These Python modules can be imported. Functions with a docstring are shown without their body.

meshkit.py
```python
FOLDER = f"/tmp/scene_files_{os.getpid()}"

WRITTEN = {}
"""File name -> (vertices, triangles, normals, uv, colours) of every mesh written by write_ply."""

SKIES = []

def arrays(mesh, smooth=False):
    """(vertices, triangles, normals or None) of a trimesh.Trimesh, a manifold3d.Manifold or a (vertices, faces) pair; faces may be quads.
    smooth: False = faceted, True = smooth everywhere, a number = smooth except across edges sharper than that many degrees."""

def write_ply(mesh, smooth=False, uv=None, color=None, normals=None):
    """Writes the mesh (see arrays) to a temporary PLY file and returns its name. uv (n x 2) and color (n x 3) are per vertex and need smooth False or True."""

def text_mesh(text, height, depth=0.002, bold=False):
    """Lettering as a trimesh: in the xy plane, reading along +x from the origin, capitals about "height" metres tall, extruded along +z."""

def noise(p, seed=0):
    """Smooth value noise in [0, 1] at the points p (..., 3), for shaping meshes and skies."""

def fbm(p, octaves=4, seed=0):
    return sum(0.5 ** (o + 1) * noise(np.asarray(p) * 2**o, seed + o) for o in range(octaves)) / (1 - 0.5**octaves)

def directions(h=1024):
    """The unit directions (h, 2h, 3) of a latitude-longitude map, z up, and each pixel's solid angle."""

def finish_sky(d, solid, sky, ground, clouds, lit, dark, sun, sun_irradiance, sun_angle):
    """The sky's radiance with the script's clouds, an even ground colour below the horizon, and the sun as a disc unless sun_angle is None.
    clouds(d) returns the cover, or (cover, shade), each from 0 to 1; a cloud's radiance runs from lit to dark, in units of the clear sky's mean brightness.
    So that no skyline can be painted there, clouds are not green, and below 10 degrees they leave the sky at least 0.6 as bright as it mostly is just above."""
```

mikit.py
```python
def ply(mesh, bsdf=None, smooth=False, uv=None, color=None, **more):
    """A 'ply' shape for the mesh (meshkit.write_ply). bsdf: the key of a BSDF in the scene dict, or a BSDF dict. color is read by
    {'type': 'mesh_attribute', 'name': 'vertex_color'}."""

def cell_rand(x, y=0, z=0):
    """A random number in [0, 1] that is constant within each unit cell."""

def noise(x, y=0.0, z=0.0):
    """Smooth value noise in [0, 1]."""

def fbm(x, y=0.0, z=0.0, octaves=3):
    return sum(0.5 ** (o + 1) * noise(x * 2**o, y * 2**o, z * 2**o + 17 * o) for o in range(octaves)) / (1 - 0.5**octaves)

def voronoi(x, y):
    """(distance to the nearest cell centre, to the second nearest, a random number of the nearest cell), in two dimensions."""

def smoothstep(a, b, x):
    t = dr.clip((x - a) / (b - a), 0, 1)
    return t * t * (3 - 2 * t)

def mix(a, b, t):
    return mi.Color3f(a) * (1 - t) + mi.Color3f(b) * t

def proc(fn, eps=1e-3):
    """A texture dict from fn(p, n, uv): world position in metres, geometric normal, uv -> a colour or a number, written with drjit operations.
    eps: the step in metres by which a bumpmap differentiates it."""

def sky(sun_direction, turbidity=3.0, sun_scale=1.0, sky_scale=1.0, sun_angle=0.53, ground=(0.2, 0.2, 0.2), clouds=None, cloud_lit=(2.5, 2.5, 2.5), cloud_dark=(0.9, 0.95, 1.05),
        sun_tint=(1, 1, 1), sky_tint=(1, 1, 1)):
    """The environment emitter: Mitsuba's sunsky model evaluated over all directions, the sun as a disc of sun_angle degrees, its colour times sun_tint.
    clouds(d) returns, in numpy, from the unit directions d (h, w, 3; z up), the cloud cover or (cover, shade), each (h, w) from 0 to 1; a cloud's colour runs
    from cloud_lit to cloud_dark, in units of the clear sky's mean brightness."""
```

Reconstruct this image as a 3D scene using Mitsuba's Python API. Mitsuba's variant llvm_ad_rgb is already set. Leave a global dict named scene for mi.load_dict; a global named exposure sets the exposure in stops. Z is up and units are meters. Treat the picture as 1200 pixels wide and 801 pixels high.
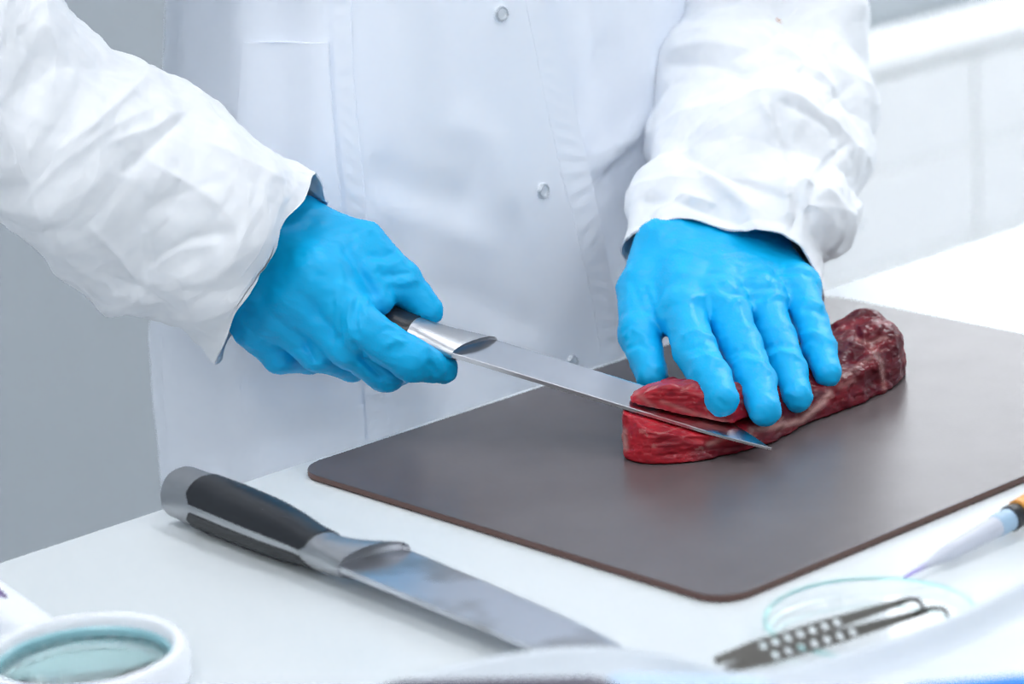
import math, numpy as np, trimesh, mitsuba as mi, drjit as dr, mikit, meshkit
from scipy.ndimage import gaussian_filter
T = mi.ScalarTransform4f
scene, labels = {}, {}

# ---------------------------------------------------------------- camera
FPX, PITCH, ROLL, YAW, TZ, HC = 3500.0, 0.278685, -0.064118, 0.728323, 0.90, 0.5316
CAM = np.array([0.0, 0.0, TZ + HC])
_f = np.array([0, math.cos(PITCH), -math.sin(PITCH)])
_r0, _u0 = np.array([1.0, 0, 0]), np.cross([1.0, 0, 0], _f)
FW, RT, UP = _f, math.cos(ROLL) * _r0 + math.sin(ROLL) * _u0, -math.sin(ROLL) * _r0 + math.cos(ROLL) * _u0
scene['camera'] = {'type': 'thinlens', 'fov': math.degrees(2 * math.atan(600 / FPX)), 'fov_axis': 'x', 'aperture_radius': 0.0085, 'focus_distance': 1.70,
                   'near_clip': 0.1, 'far_clip': 50.0,
                   'to_world': T().look_at(origin=CAM.tolist(), target=(CAM + FW).tolist(), up=UP.tolist())}
exposure = -0.28
scene['daylight'] = {'type': 'constant', 'radiance': {'type': 'rgb', 'value': [3.7, 3.9, 4.1]}}   # overcast sky outside the window
E1 = np.array([math.cos(YAW), math.sin(YAW), 0.0])      # along the table edge, away to the right
E2 = np.array([math.sin(YAW), -math.cos(YAW), 0.0])     # across the table, the way the person faces
EZ = np.array([0, 0, 1.0])
L0 = np.array([-0.1281, 1.612, TZ])                     # corner of the board nearest the table edge
LAMP = 9.0                                              # radiance of the ceiling panels
PANELS = [(-3.2, 0.4), (-0.9, 1.5), (0.6, 1.5), (-0.9, 0.1), (0.6, 0.1), (-2.2, 1.0), (-2.2, -0.4), (-0.9, 2.9), (0.6, 2.9), (2.2, -0.8), (2.9, -0.8), (3.6, -0.8), (2.2, 0.0), (2.9, 0.0)]   # (u, v) of each on the ceiling


def Q(px, py, y):                                       # a point of the place at depth y
    d = FW + (px - 600) / FPX * RT - (py - 400.5) / FPX * UP
    return CAM + d * (y / d[1])


def at(px, py, z=0.0):                                  # a point at height z above the table
    d = FW + (px - 600) / FPX * RT - (py - 400.5) / FPX * UP
    return CAM + d * ((z - HC) / d[2])


def pj(P):
    q = np.asarray(P, float) - CAM
    z = q @ FW
    return np.stack([600 + FPX * (q @ RT) / z, 400.5 - FPX * (q @ UP) / z], -1)


def uvz(u, v, z=0.0):                                   # table coordinates from the board's corner
    return L0 + np.multiply.outer(np.asarray(u, float), E1) + np.multiply.outer(np.asarray(v, float), E2) + np.multiply.outer(np.asarray(z, float), EZ)


# ---------------------------------------------------------------- materials
def principled(key, color, rough=0.5, metal=0.0, spec=0.5, bump=None, two=True, **kw):
    c = color if isinstance(color, dict) else {'type': 'rgb', 'value': list(color)}
    b = {'type': 'principled', 'base_color': c, 'roughness': rough, 'metallic': metal, **kw}
    if metal == 0 and spec is not None:
        b['specular'] = spec
    if bump:
        b = {'type': 'bumpmap', 'arbitrary': bump[0], 'scale': bump[1], 'bsdf': b}
    scene[key] = {'type': 'twosided', 'bsdf': b} if two else b
    return key


noise, fbm, voronoi, smoothstep, mix = mikit.noise, mikit.fbm, mikit.voronoi, mikit.smoothstep, mikit.mix
m_table = principled('mat_table', mikit.proc(lambda p, n, uv: mix((.59, .625, .64), (.62, .65, .66), fbm(p.x * 9, p.y * 9))), 0.33, spec=.45)
m_board = principled('mat_board', mikit.proc(lambda p, n, uv: mix((.082, .068, .070), (.098, .083, .085), fbm(p.x * 30, p.y * 30) + .5 * (noise(p.x * 1500, p.y * 1500, p.z * 1500) - .5))), 0.27, spec=.6,
                     bump=(mikit.proc(lambda p, n, uv: noise(p.x * 1100, p.y * 1100, p.z * 1100), 3e-4), 0.00006))
m_board_edge = principled('mat_board_edge', (.11, .055, .045), 0.5)
m_glove = principled('mat_glove', mikit.proc(lambda p, n, uv: mix((.000, .37, .72), (.001, .42, .77), fbm(p.x * 60, p.y * 60, p.z * 60))), 0.42, spec=.30,
                     bump=(mikit.proc(lambda p, n, uv: fbm(p.x * 500, p.y * 500, p.z * 500), 4e-4), 0.00012))
m_tyvek = principled('mat_tyvek', mikit.proc(lambda p, n, uv: mix((.76, .78, .81), (.81, .825, .845), fbm(p.x * 160, p.y * 160, p.z * 160))), 0.5, spec=.35,
                     bump=(mikit.proc(lambda p, n, uv: fbm(p.x * 700, p.y * 700, p.z * 250) + 0.7 * fbm(p.x * 150, p.y * 150, p.z * 150), 5e-4), 0.0003))
m_coat = principled('mat_coat', mikit.proc(lambda p, n, uv: mix((.83, .87, .94), (.86, .895, .955), fbm(p.x * 20, p.y * 20, p.z * 20))), 0.7, spec=.2,
                    bump=(mikit.proc(lambda p, n, uv: noise(p.x * 900, p.y * 900, p.z * 900), 4e-4), 0.0001))
m_steel = principled('mat_steel', mikit.proc(lambda p, n, uv: mix((.40, .41, .43), (.54, .55, .57), fbm(p.x * 40, p.y * 40, p.z * 40))), 0.36, metal=1.0)
m_blade = principled('mat_blade', mikit.proc(lambda p, n, uv: mix((.55, .56, .59), (.68, .69, .71), fbm(p.x * 25, p.y * 25, p.z * 25))), 0.17, metal=1.0)
m_blade_worn = principled('mat_blade_worn', mikit.proc(lambda p, n, uv: mix((.42, .42, .43), (.64, .66, .71), smoothstep(.35, .65, fbm(p.x * 34, p.y * 34, p.z * 34)))), 0.27, metal=1.0)
m_black = principled('mat_black', (.012, .014, .018), 0.32, spec=.5)
m_black2 = principled('mat_black_matte', (.022, .024, .026), 0.5)
m_white = principled('mat_white_plastic', (.80, .82, .86), 0.35)
m_teal = principled('mat_teal', (.30, .56, .62), 0.25)
m_wall = principled('mat_wall', mikit.proc(lambda p, n, uv: mix((.40, .44, .47), (.43, .47, .50), fbm(p.x * 3, p.y * 3, p.z * 3))), 0.7)
m_paint = principled('mat_paint', (.80, .81, .82), 0.8)
m_floor = principled('mat_floor', mikit.proc(lambda p, n, uv: mix((.42, .44, .46), (.48, .50, .52), fbm(p.x * 6, p.y * 6))), 0.4)
m_cab = principled('mat_cabinet', (.93, .94, .94), 0.35)
m_handle = principled('mat_grey_handle', (.62, .66, .69), 0.4)
m_skin = principled('mat_skin', (.62, .40, .31), 0.5)
m_dark_cloth = principled('mat_dark_cloth', (.10, .11, .15), 0.8)
m_lamp = principled('mat_lamp', (.8, .8, .8), 0.6)
m_grey_steel = principled('mat_grey_steel', (.085, .083, .078), 0.40, metal=1.0)
m_blue = principled('mat_blue_plastic', (.02, .22, .72), 0.4)
m_purple = principled('mat_purple', (.16, .12, .26), 0.4)
m_orange = principled('mat_orange', (.75, .32, .06), 0.4)
scene['mat_pane'] = {'type': 'thindielectric', 'int_ior': 1.5}
scene['mat_lens'] = {'type': 'dielectric', 'int_ior': 1.5, 'specular_transmittance': {'type': 'rgb', 'value': [.90, .985, .985]}}
scene['mat_tip'] = {'type': 'twosided', 'bsdf': {'type': 'principled', 'base_color': {'type': 'mesh_attribute', 'name': 'vertex_color'}, 'roughness': .3}}
scene['mat_vertex'] = {'type': 'twosided', 'bsdf': {'type': 'principled', 'base_color': {'type': 'mesh_attribute', 'name': 'vertex_color'}, 'roughness': .3, 'specular': .5}}


def _meat_bump(p, n, uv):
    return fbm(p.x * 330, p.y * 330, p.z * 330) + 0.6 * noise(p.x * 140, p.y * 140, p.z * 700)


scene['mat_meat'] = {'type': 'twosided', 'bsdf': {'type': 'bumpmap', 'arbitrary': mikit.proc(_meat_bump, 5e-4), 'scale': 0.0011,
                     'bsdf': {'type': 'principled', 'base_color': {'type': 'mesh_attribute', 'name': 'vertex_color'}, 'roughness': .27, 'specular': .26, 'clearcoat': .12, 'clearcoat_gloss': .85}}}


# ---------------------------------------------------------------- mesh tools
def numbered(key):
    if key not in scene and key not in labels:
        return key
    i = 1
    while f'{key}_{i:03d}' in scene or f'{key}_{i:03d}' in labels:
        i += 1
    return f'{key}_{i:03d}'


def put(name, mesh, mat, parent=None, smooth=30, label=None, cat=None, group=None, kind=None, **kw):
    key = numbered((parent + '__' if parent else '') + name)
    scene[key] = mikit.ply(mesh, mat, smooth, **kw)
    say(key, label, cat, group, kind)
    return key


def say(key, label=None, cat=None, group=None, kind=None):
    d = {k: v for k, v in (('label', label), ('category', cat), ('group', group), ('kind', kind)) if v}
    if d:
        labels[key] = d
    return key


def thing(name, label, cat, group=None):
    return say(numbered(name), label, cat, group)


def cat_mesh(ms):
    return trimesh.util.concatenate(ms)


def rbox(size, r=0.004, center=(0, 0, 0), n=2):
    """A box with rounded edges, from the hull of spheres at its corners."""
    s = np.asarray(size, float) / 2
    if r <= 0:
        m = trimesh.creation.box(2 * s)
        m.apply_translation(center)
        return m
    r = min(r, s.min() * .99)
    sp = trimesh.creation.icosphere(subdivisions=n, radius=r).vertices
    P = np.vstack([sp + (s - r) * np.array(k) for k in np.ndindex(2, 2, 2) for k in [2 * np.array(k) - 1]])
    m = trimesh.convex.convex_hull(P)
    m.apply_translation(center)
    return m


def frame(m, o, x, y, z):
    M = np.eye(4)
    M[:3, 0], M[:3, 1], M[:3, 2], M[:3, 3] = x, y, z, o
    m = m.copy()
    m.apply_transform(M)
    return m


def loft(rings, closed=True, caps=True):
    """rings: (n, k, 3)"""
    R = np.asarray(rings, float)
    n, k = R.shape[:2]
    V = R.reshape(-1, 3)
    F = []
    kk = k if closed else k - 1
    a = (np.arange(n - 1)[:, None] * k + np.arange(kk)[None]).ravel()
    b = (np.arange(n - 1)[:, None] * k + (np.arange(kk)[None] + 1) % k).ravel()
    F = np.vstack([np.stack([a, b, b + k], 1), np.stack([a, b + k, a + k], 1)])
    if caps and closed:
        V = np.vstack([V, R[0].mean(0), R[-1].mean(0)])
        i = np.arange(k)
        F = np.vstack([F, np.stack([(i + 1) % k, i, i * 0 + n * k], 1), np.stack([(n - 1) * k + i, (n - 1) * k + (i + 1) % k, i * 0 + n * k + 1], 1)])
    m = trimesh.Trimesh(V, F, process=False)
    if closed and m.volume < 0:
        m.invert()
    return m


def spline(P, n):
    from scipy.interpolate import CubicSpline
    P = np.asarray(P, float)
    t = np.r_[0, np.cumsum(np.linalg.norm(np.diff(P[:, :3], axis=0), axis=1))]
    return CubicSpline(t, P, bc_type='natural')(np.linspace(0, t[-1], n))


def taubin(m, it=4, lam=.5, mu=-.53):
    from scipy.sparse import coo_matrix, diags
    e = m.edges_unique
    n = len(m.vertices)
    A = coo_matrix((np.ones(2 * len(e)), (np.r_[e[:, 0], e[:, 1]], np.r_[e[:, 1], e[:, 0]])), (n, n)).tocsr()
    deg = np.maximum(np.asarray(A.sum(1)).ravel(), 1)
    A = diags(1 / deg) @ A
    V = np.array(m.vertices)
    for _ in range(it):
        V = V + lam * (A @ V - V)
        V = V + mu * (A @ V - V)
    m.vertices = V
    return m


def tube(P, r, k=12):
    P = np.asarray(P, float)
    r = np.broadcast_to(r, len(P))
    tg = np.gradient(P, axis=0)
    tg /= np.linalg.norm(tg, axis=1, keepdims=True)
    ref = EZ if abs(tg[0] @ EZ) < .9 else E1
    rings = []
    s = np.cross(tg[0], ref)
    th = np.linspace(0, 2 * np.pi, k, endpoint=False)
    for p, t, q in zip(P, tg, r):
        s = s - t * (s @ t)
        s /= np.linalg.norm(s)
        b = np.cross(t, s)
        rings.append(p + q * (np.cos(th)[:, None] * s + np.sin(th)[:, None] * b))
    return loft(rings)


def lathe(prof, k=64):
    """prof: (r, z) from axis to axis or a closed ring."""
    th = np.linspace(0, 2 * np.pi, k, endpoint=False)
    P = np.asarray(prof, float)
    R = np.stack([np.stack([P[:, 0] * np.cos(t), P[:, 0] * np.sin(t), P[:, 1]], 1) for t in th])
    n = len(P)
    a = (np.arange(k)[:, None] * n + np.arange(n - 1)[None]).ravel()
    b = (((np.arange(k)[:, None] + 1) % k) * n + np.arange(n - 1)[None]).ravel()
    F = np.vstack([np.stack([a, b, b + 1], 1), np.stack([a, b + 1, a + 1], 1)])
    m = trimesh.Trimesh(R.reshape(-1, 3), F, process=False)
    m.merge_vertices()
    m.update_faces(m.nondegenerate_faces())
    return m


def surface_nets(f, lo, hi, h):
    lo, hi = np.asarray(lo, float), np.asarray(hi, float)
    n = np.ceil((hi - lo) / h).astype(int) + 1
    ax = [lo[i] + h * np.arange(n[i]) for i in range(3)]
    G = np.stack(np.meshgrid(*ax, indexing='ij'), -1)
    v = np.concatenate([f(G[i:i + 16].reshape(-1, 3)).reshape(G[i:i + 16].shape[:3]) for i in range(0, n[0], 16)])
    s = v < 0
    acc, cnt = np.zeros(tuple(n - 1) + (3,)), np.zeros(tuple(n - 1))
    offs = list(np.ndindex(2, 2, 2))
    for ia, a in enumerate(offs):
        for axis in range(3):
            if a[axis] == 0:
                b = list(a)
                b[axis] = 1
                sa = tuple(slice(o, o + m - 1) for o, m in zip(a, n))
                sb = tuple(slice(o, o + m - 1) for o, m in zip(b, n))
                x = s[sa] != s[sb]
                t = np.where(x, v[sa] / np.where(x, v[sa] - v[sb], 1), 0)
                for c in range(3):
                    acc[..., c] += np.where(x, a[c] + (t if c == axis else 0), 0)
                cnt += x
    act = cnt > 0
    idx = -np.ones(tuple(n - 1), int)
    idx[act] = np.arange(act.sum())
    I = np.argwhere(act)
    V = lo + h * (I + acc[act] / cnt[act][:, None])
    faces = []
    for axis in range(3):
        u, w = (axis + 1) % 3, (axis + 2) % 3
        sl0, sl1 = [slice(None)] * 3, [slice(None)] * 3
        sl0[axis], sl1[axis] = slice(0, -1), slice(1, None)
        for sl in (sl0, sl1):
            sl[u], sl[w] = slice(1, -1), slice(1, -1)
        A, B = s[tuple(sl0)], s[tuple(sl1)]
        E = np.argwhere(A != B)
        inside = A[A != B]
        E[:, u] += 1
        E[:, w] += 1
        q = []
        for du, dw in ((-1, -1), (0, -1), (0, 0), (-1, 0)):
            c = E.copy()
            c[:, u] += du
            c[:, w] += dw
            q.append(idx[c[:, 0], c[:, 1], c[:, 2]])
        q = np.stack(q, 1)
        q[~inside] = q[~inside][:, ::-1]
        faces.append(q)
    q = np.vstack(faces)
    q = q[(q >= 0).all(1)]
    return trimesh.Trimesh(V, np.vstack([q[:, [0, 1, 2]], q[:, [0, 2, 3]]]), process=False)


def smin(a, b, k):
    h = np.maximum(k - np.abs(a - b), 0) / k
    return np.minimum(a, b) - h * h * k * .25


def cone(p, a, b, ra, rb):
    ab = b - a
    t = np.clip(((p - a) @ ab) / (ab @ ab), 0, 1)
    return np.linalg.norm(p - a - t[:, None] * ab, axis=1) - (ra + (rb - ra) * t)


def chain(p, joints):
    """joints: rows of (x, y, z, r): bones joined smoothly."""
    d = None
    for a, b in zip(joints[:-1], joints[1:]):
        c = cone(p, a[:3], b[:3], a[3], b[3])
        d = c if d is None else smin(d, c, .004)
    return d


def J(*rows):
    return [np.r_[Q(px, py, y), r] for px, py, y, r in rows]


def seg_dist(p, poly):
    """distance in the polyline's own unit, and the parameter along it from 0 to 1."""
    poly = np.asarray(poly, float)
    best, tt = np.full(len(p), 1e9), np.zeros(len(p))
    for i, (a, b) in enumerate(zip(poly[:-1], poly[1:])):
        ab = b - a
        t = np.clip(((p - a) @ ab) / (ab @ ab), 0, 1)
        d = np.linalg.norm(p - a - t[:, None] * ab, axis=1)
        tt = np.where(d < best, (i + t) / (len(poly) - 1), tt)
        best = np.minimum(best, d)
    return best, tt


def crease(m, lines, out=None, sharp=False):
    """Folds and grooves: each (polyline traced on the side seen, half width, height) pushes the surface along its normal."""
    q, n = pj(m.vertices), m.vertex_normals
    if out is not None:                                            # cloth of two sides: both move the same way
        n = out(m.vertices)
    face = np.einsum('ij,ij->i', n, m.vertices - CAM) < 0
    off = np.zeros(len(q))
    for poly, w, amp in lines:
        d, t = seg_dist(q, poly)
        off += np.where(face, amp * (np.exp(-(d / w) ** 1.15 * .8) if sharp else np.exp(-(d / w) ** 2)) * np.clip(np.minimum(t, 1 - t) * 6 + .12, 0, 1), 0)
    m.vertices = m.vertices + n * off[:, None]
    return m


def displace(m, amount):
    m.vertices = m.vertices + m.vertex_normals * np.asarray(amount)[:, None]
    return m


def crumple(P, seed, freq, n=5):
    """Sharp-folded paper relief: zero-mean sum of folded planes."""
    rng = np.random.default_rng(seed)
    out = 0
    for i in range(n):
        d = rng.normal(size=3)
        d /= np.linalg.norm(d)
        f = freq * rng.uniform(.6, 1.7)
        w = P @ d * f + rng.uniform() + 1.3 * (meshkit.noise(P * freq * .55, seed + i) - .5)
        out = out + (np.abs(w - np.floor(w) - .5) - .25) / (f / freq)
    return out / n


# ---------------------------------------------------------------- the room
TAB_U0, TAB_U1, TAB_V0, TAB_V1 = -0.62, 1.35, -0.0155, 0.85
WALL_V = -(1.10 + 0.13 + 0.17)                                     # grey wall behind the person


def slab(u0, u1, v0, v1, z0, z1, r=0.003):
    m = rbox((u1 - u0, v1 - v0, z1 - z0), r)
    return frame(m, uvz((u0 + u1) / 2, (v0 + v1) / 2, (z0 + z1) / 2 - TZ), E1, -E2, EZ)


U0, U1, V1 = -4.2, 4.2, 4.2
put('floor', slab(U0, U1, WALL_V - .1, V1, -.1, 0), m_floor, kind='structure', label='grey laboratory floor')
put('ceiling', slab(U0, U1, WALL_V - .1, V1, 2.8, 2.9), m_paint, kind='structure', label='white ceiling with light panels')
WU0, WU1, WZ0, WZ1 = 1.95, 3.6, 1.12, 2.35                         # window in the back wall, to the right of the picture
for u0, u1, z0, z1 in ((U0, WU0, 0, 2.8), (WU1, U1, 0, 2.8), (WU0, WU1, 0, WZ0), (WU0, WU1, WZ1, 2.8)):
    put('wall_back', slab(u0, u1, WALL_V - .1, WALL_V, z0, z1, 0), m_wall, kind='structure', label='plain grey wall behind the person')
wf = [slab(WU0, WU1, WALL_V - .08, WALL_V - .03, WZ0, WZ0 + .05), slab(WU0, WU1, WALL_V - .08, WALL_V - .03, WZ1 - .05, WZ1), slab(WU0, WU0 + .05, WALL_V - .08, WALL_V - .03, WZ0, WZ1),
      slab(WU1 - .05, WU1, WALL_V - .08, WALL_V - .03, WZ0, WZ1), slab(WU0 - .02, WU1 + .02, WALL_V - .02, WALL_V + .05, WZ0 - .03, WZ0)]
put('window_1', cat_mesh(wf), m_white, kind='structure', label='white window frame and sill in the grey wall')
put('wall_left', slab(U0 - .1, U0, WALL_V - .1, V1, 0, 2.8), m_paint, kind='structure', label='white side wall')
put('wall_right', slab(U1, U1 + .1, WALL_V - .1, V1, 0, 2.8), m_paint, kind='structure', label='white side wall')
put('wall_front', slab(U0, U1, V1, V1 + .1, 0, 2.8), m_paint, kind='structure', label='white wall behind the viewer')
for i, (u, v) in enumerate(PANELS):
    t = thing('ceiling_light', 'square white led panel set in the ceiling', 'ceiling light', 'led panels in the ceiling')
    bars = [slab(u - .32, u + .32, v - .32, v - .30, 2.775, 2.8), slab(u - .32, u + .32, v + .30, v + .32, 2.775, 2.8), slab(u - .32, u - .30, v - .30, v + .30, 2.775, 2.8), slab(u + .30, u + .32, v - .30, v + .30, 2.775, 2.8)]
    put('frame', cat_mesh(bars), m_white, t)
    c = uvz(u, v, 2.79 - TZ)
    g = trimesh.Trimesh([c - .3 * E1 - .3 * E2, c + .3 * E1 - .3 * E2, c + .3 * E1 + .3 * E2, c - .3 * E1 + .3 * E2], [[0, 1, 2], [0, 2, 3]], process=False)
    if g.face_normals[0][2] > 0:
        g.invert()
    k = put('diffuser', g, m_lamp, t, smooth=False)
    scene[k]['emitter'] = {'type': 'area', 'radiance': {'type': 'rgb', 'value': [LAMP * .985, LAMP, LAMP * 1.025]}}

# white drawer cabinet by the wall
CAB_U0, CAB_U1, CAB_D, CAB_H = 1.54, 3.86, 0.15, 0.685
cv0, cv1 = WALL_V + .015, WALL_V + CAB_D
t = thing('drawer_cabinet', 'low white drawer cabinet against the grey wall, far behind the table', 'cabinet')
put('carcass', slab(CAB_U0, CAB_U1, cv0, cv1 - .02, 0.0, CAB_H - .025), m_cab, t)
put('worktop', slab(CAB_U0 - .005, CAB_U1 + .005, cv0, cv1 + .004, CAB_H - .025, CAB_H, .004), m_cab, t)
cu = CAB_U0
for wcol in (.62, .42, .62, .62):
    z = CAB_H - .03
    for hz in (.125, .125, .19, .23):
        d = put('drawer', slab(cu + .002, cu + wcol - .006, cv1 - .02, cv1, z - hz + .001, z - .001), m_cab, t)
        mid = (cu + cu + wcol) / 2
        a = uvz(mid - .05, cv1, z - hz * .40 - TZ)
        pts = [a, a + .022 * E2, a + .1 * E1 + .022 * E2, a + .1 * E1]
        put('handle', tube(spline([pts[0], a + .018 * E2 + .012 * E1, a + .022 * E2 + .05 * E1, a + .018 * E2 + .088 * E1, pts[3]], 14), .006, 8), m_handle, d, label='small grey pull handle')
        z -= hz
    cu += wcol

# ---------------------------------------------------------------- table
t = thing('table', 'white laminate worktop under the brown cutting board', 'table')
put('top', slab(TAB_U0, TAB_U1, TAB_V0, TAB_V1, TZ - .028, TZ, .0025), m_table, t)
for u in (TAB_U0 + .06, TAB_U1 - .06):
    for v in (TAB_V0 + .06, TAB_V1 - .06):
        put('leg', slab(u - .025, u + .025, v - .025, v + .025, 0, TZ - .028), m_white, t)

# ---------------------------------------------------------------- cutting board
from shapely.geometry import box as sbox
import manifold3d as m3d


def round_plate(w, d, r, th):
    poly = sbox(r, r, w - r, d - r).buffer(r, 24)
    e = np.array(poly.exterior.coords)[:-1]
    c = np.array([w / 2, d / 2])
    rings = []
    for ins, z in ((.0007, 0), (0, .0007), (0, th - .0007), (.0002, th - .0003), (.0008, th)):
        q = np.array(sbox(r, r, w - r, d - r).buffer(r - ins, 24).exterior.coords)[:-1]
        rings.append(np.c_[q, np.full(len(q), z)])
    return loft(rings)


BTH = 0.0042
t = thing('cutting_board', 'large dark brown cutting board with rounded corners under the raw meat', 'cutting board')
bm = frame(round_plate(.45, .335, .019, BTH), L0 + .0003 * EZ, E1, E2, EZ)
if bm.volume < 0:
    bm.invert()
nz = bm.triangles_center[:, 2] > TZ + BTH - .0002
put('surface', bm.submesh([np.where(nz)[0]], append=True), m_board, t, smooth=30)
put('edge', bm.submesh([np.where(~nz)[0]], append=True), m_board_edge, t, smooth=40, label='reddish brown cut edge')
BZ = BTH + .0003


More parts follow.
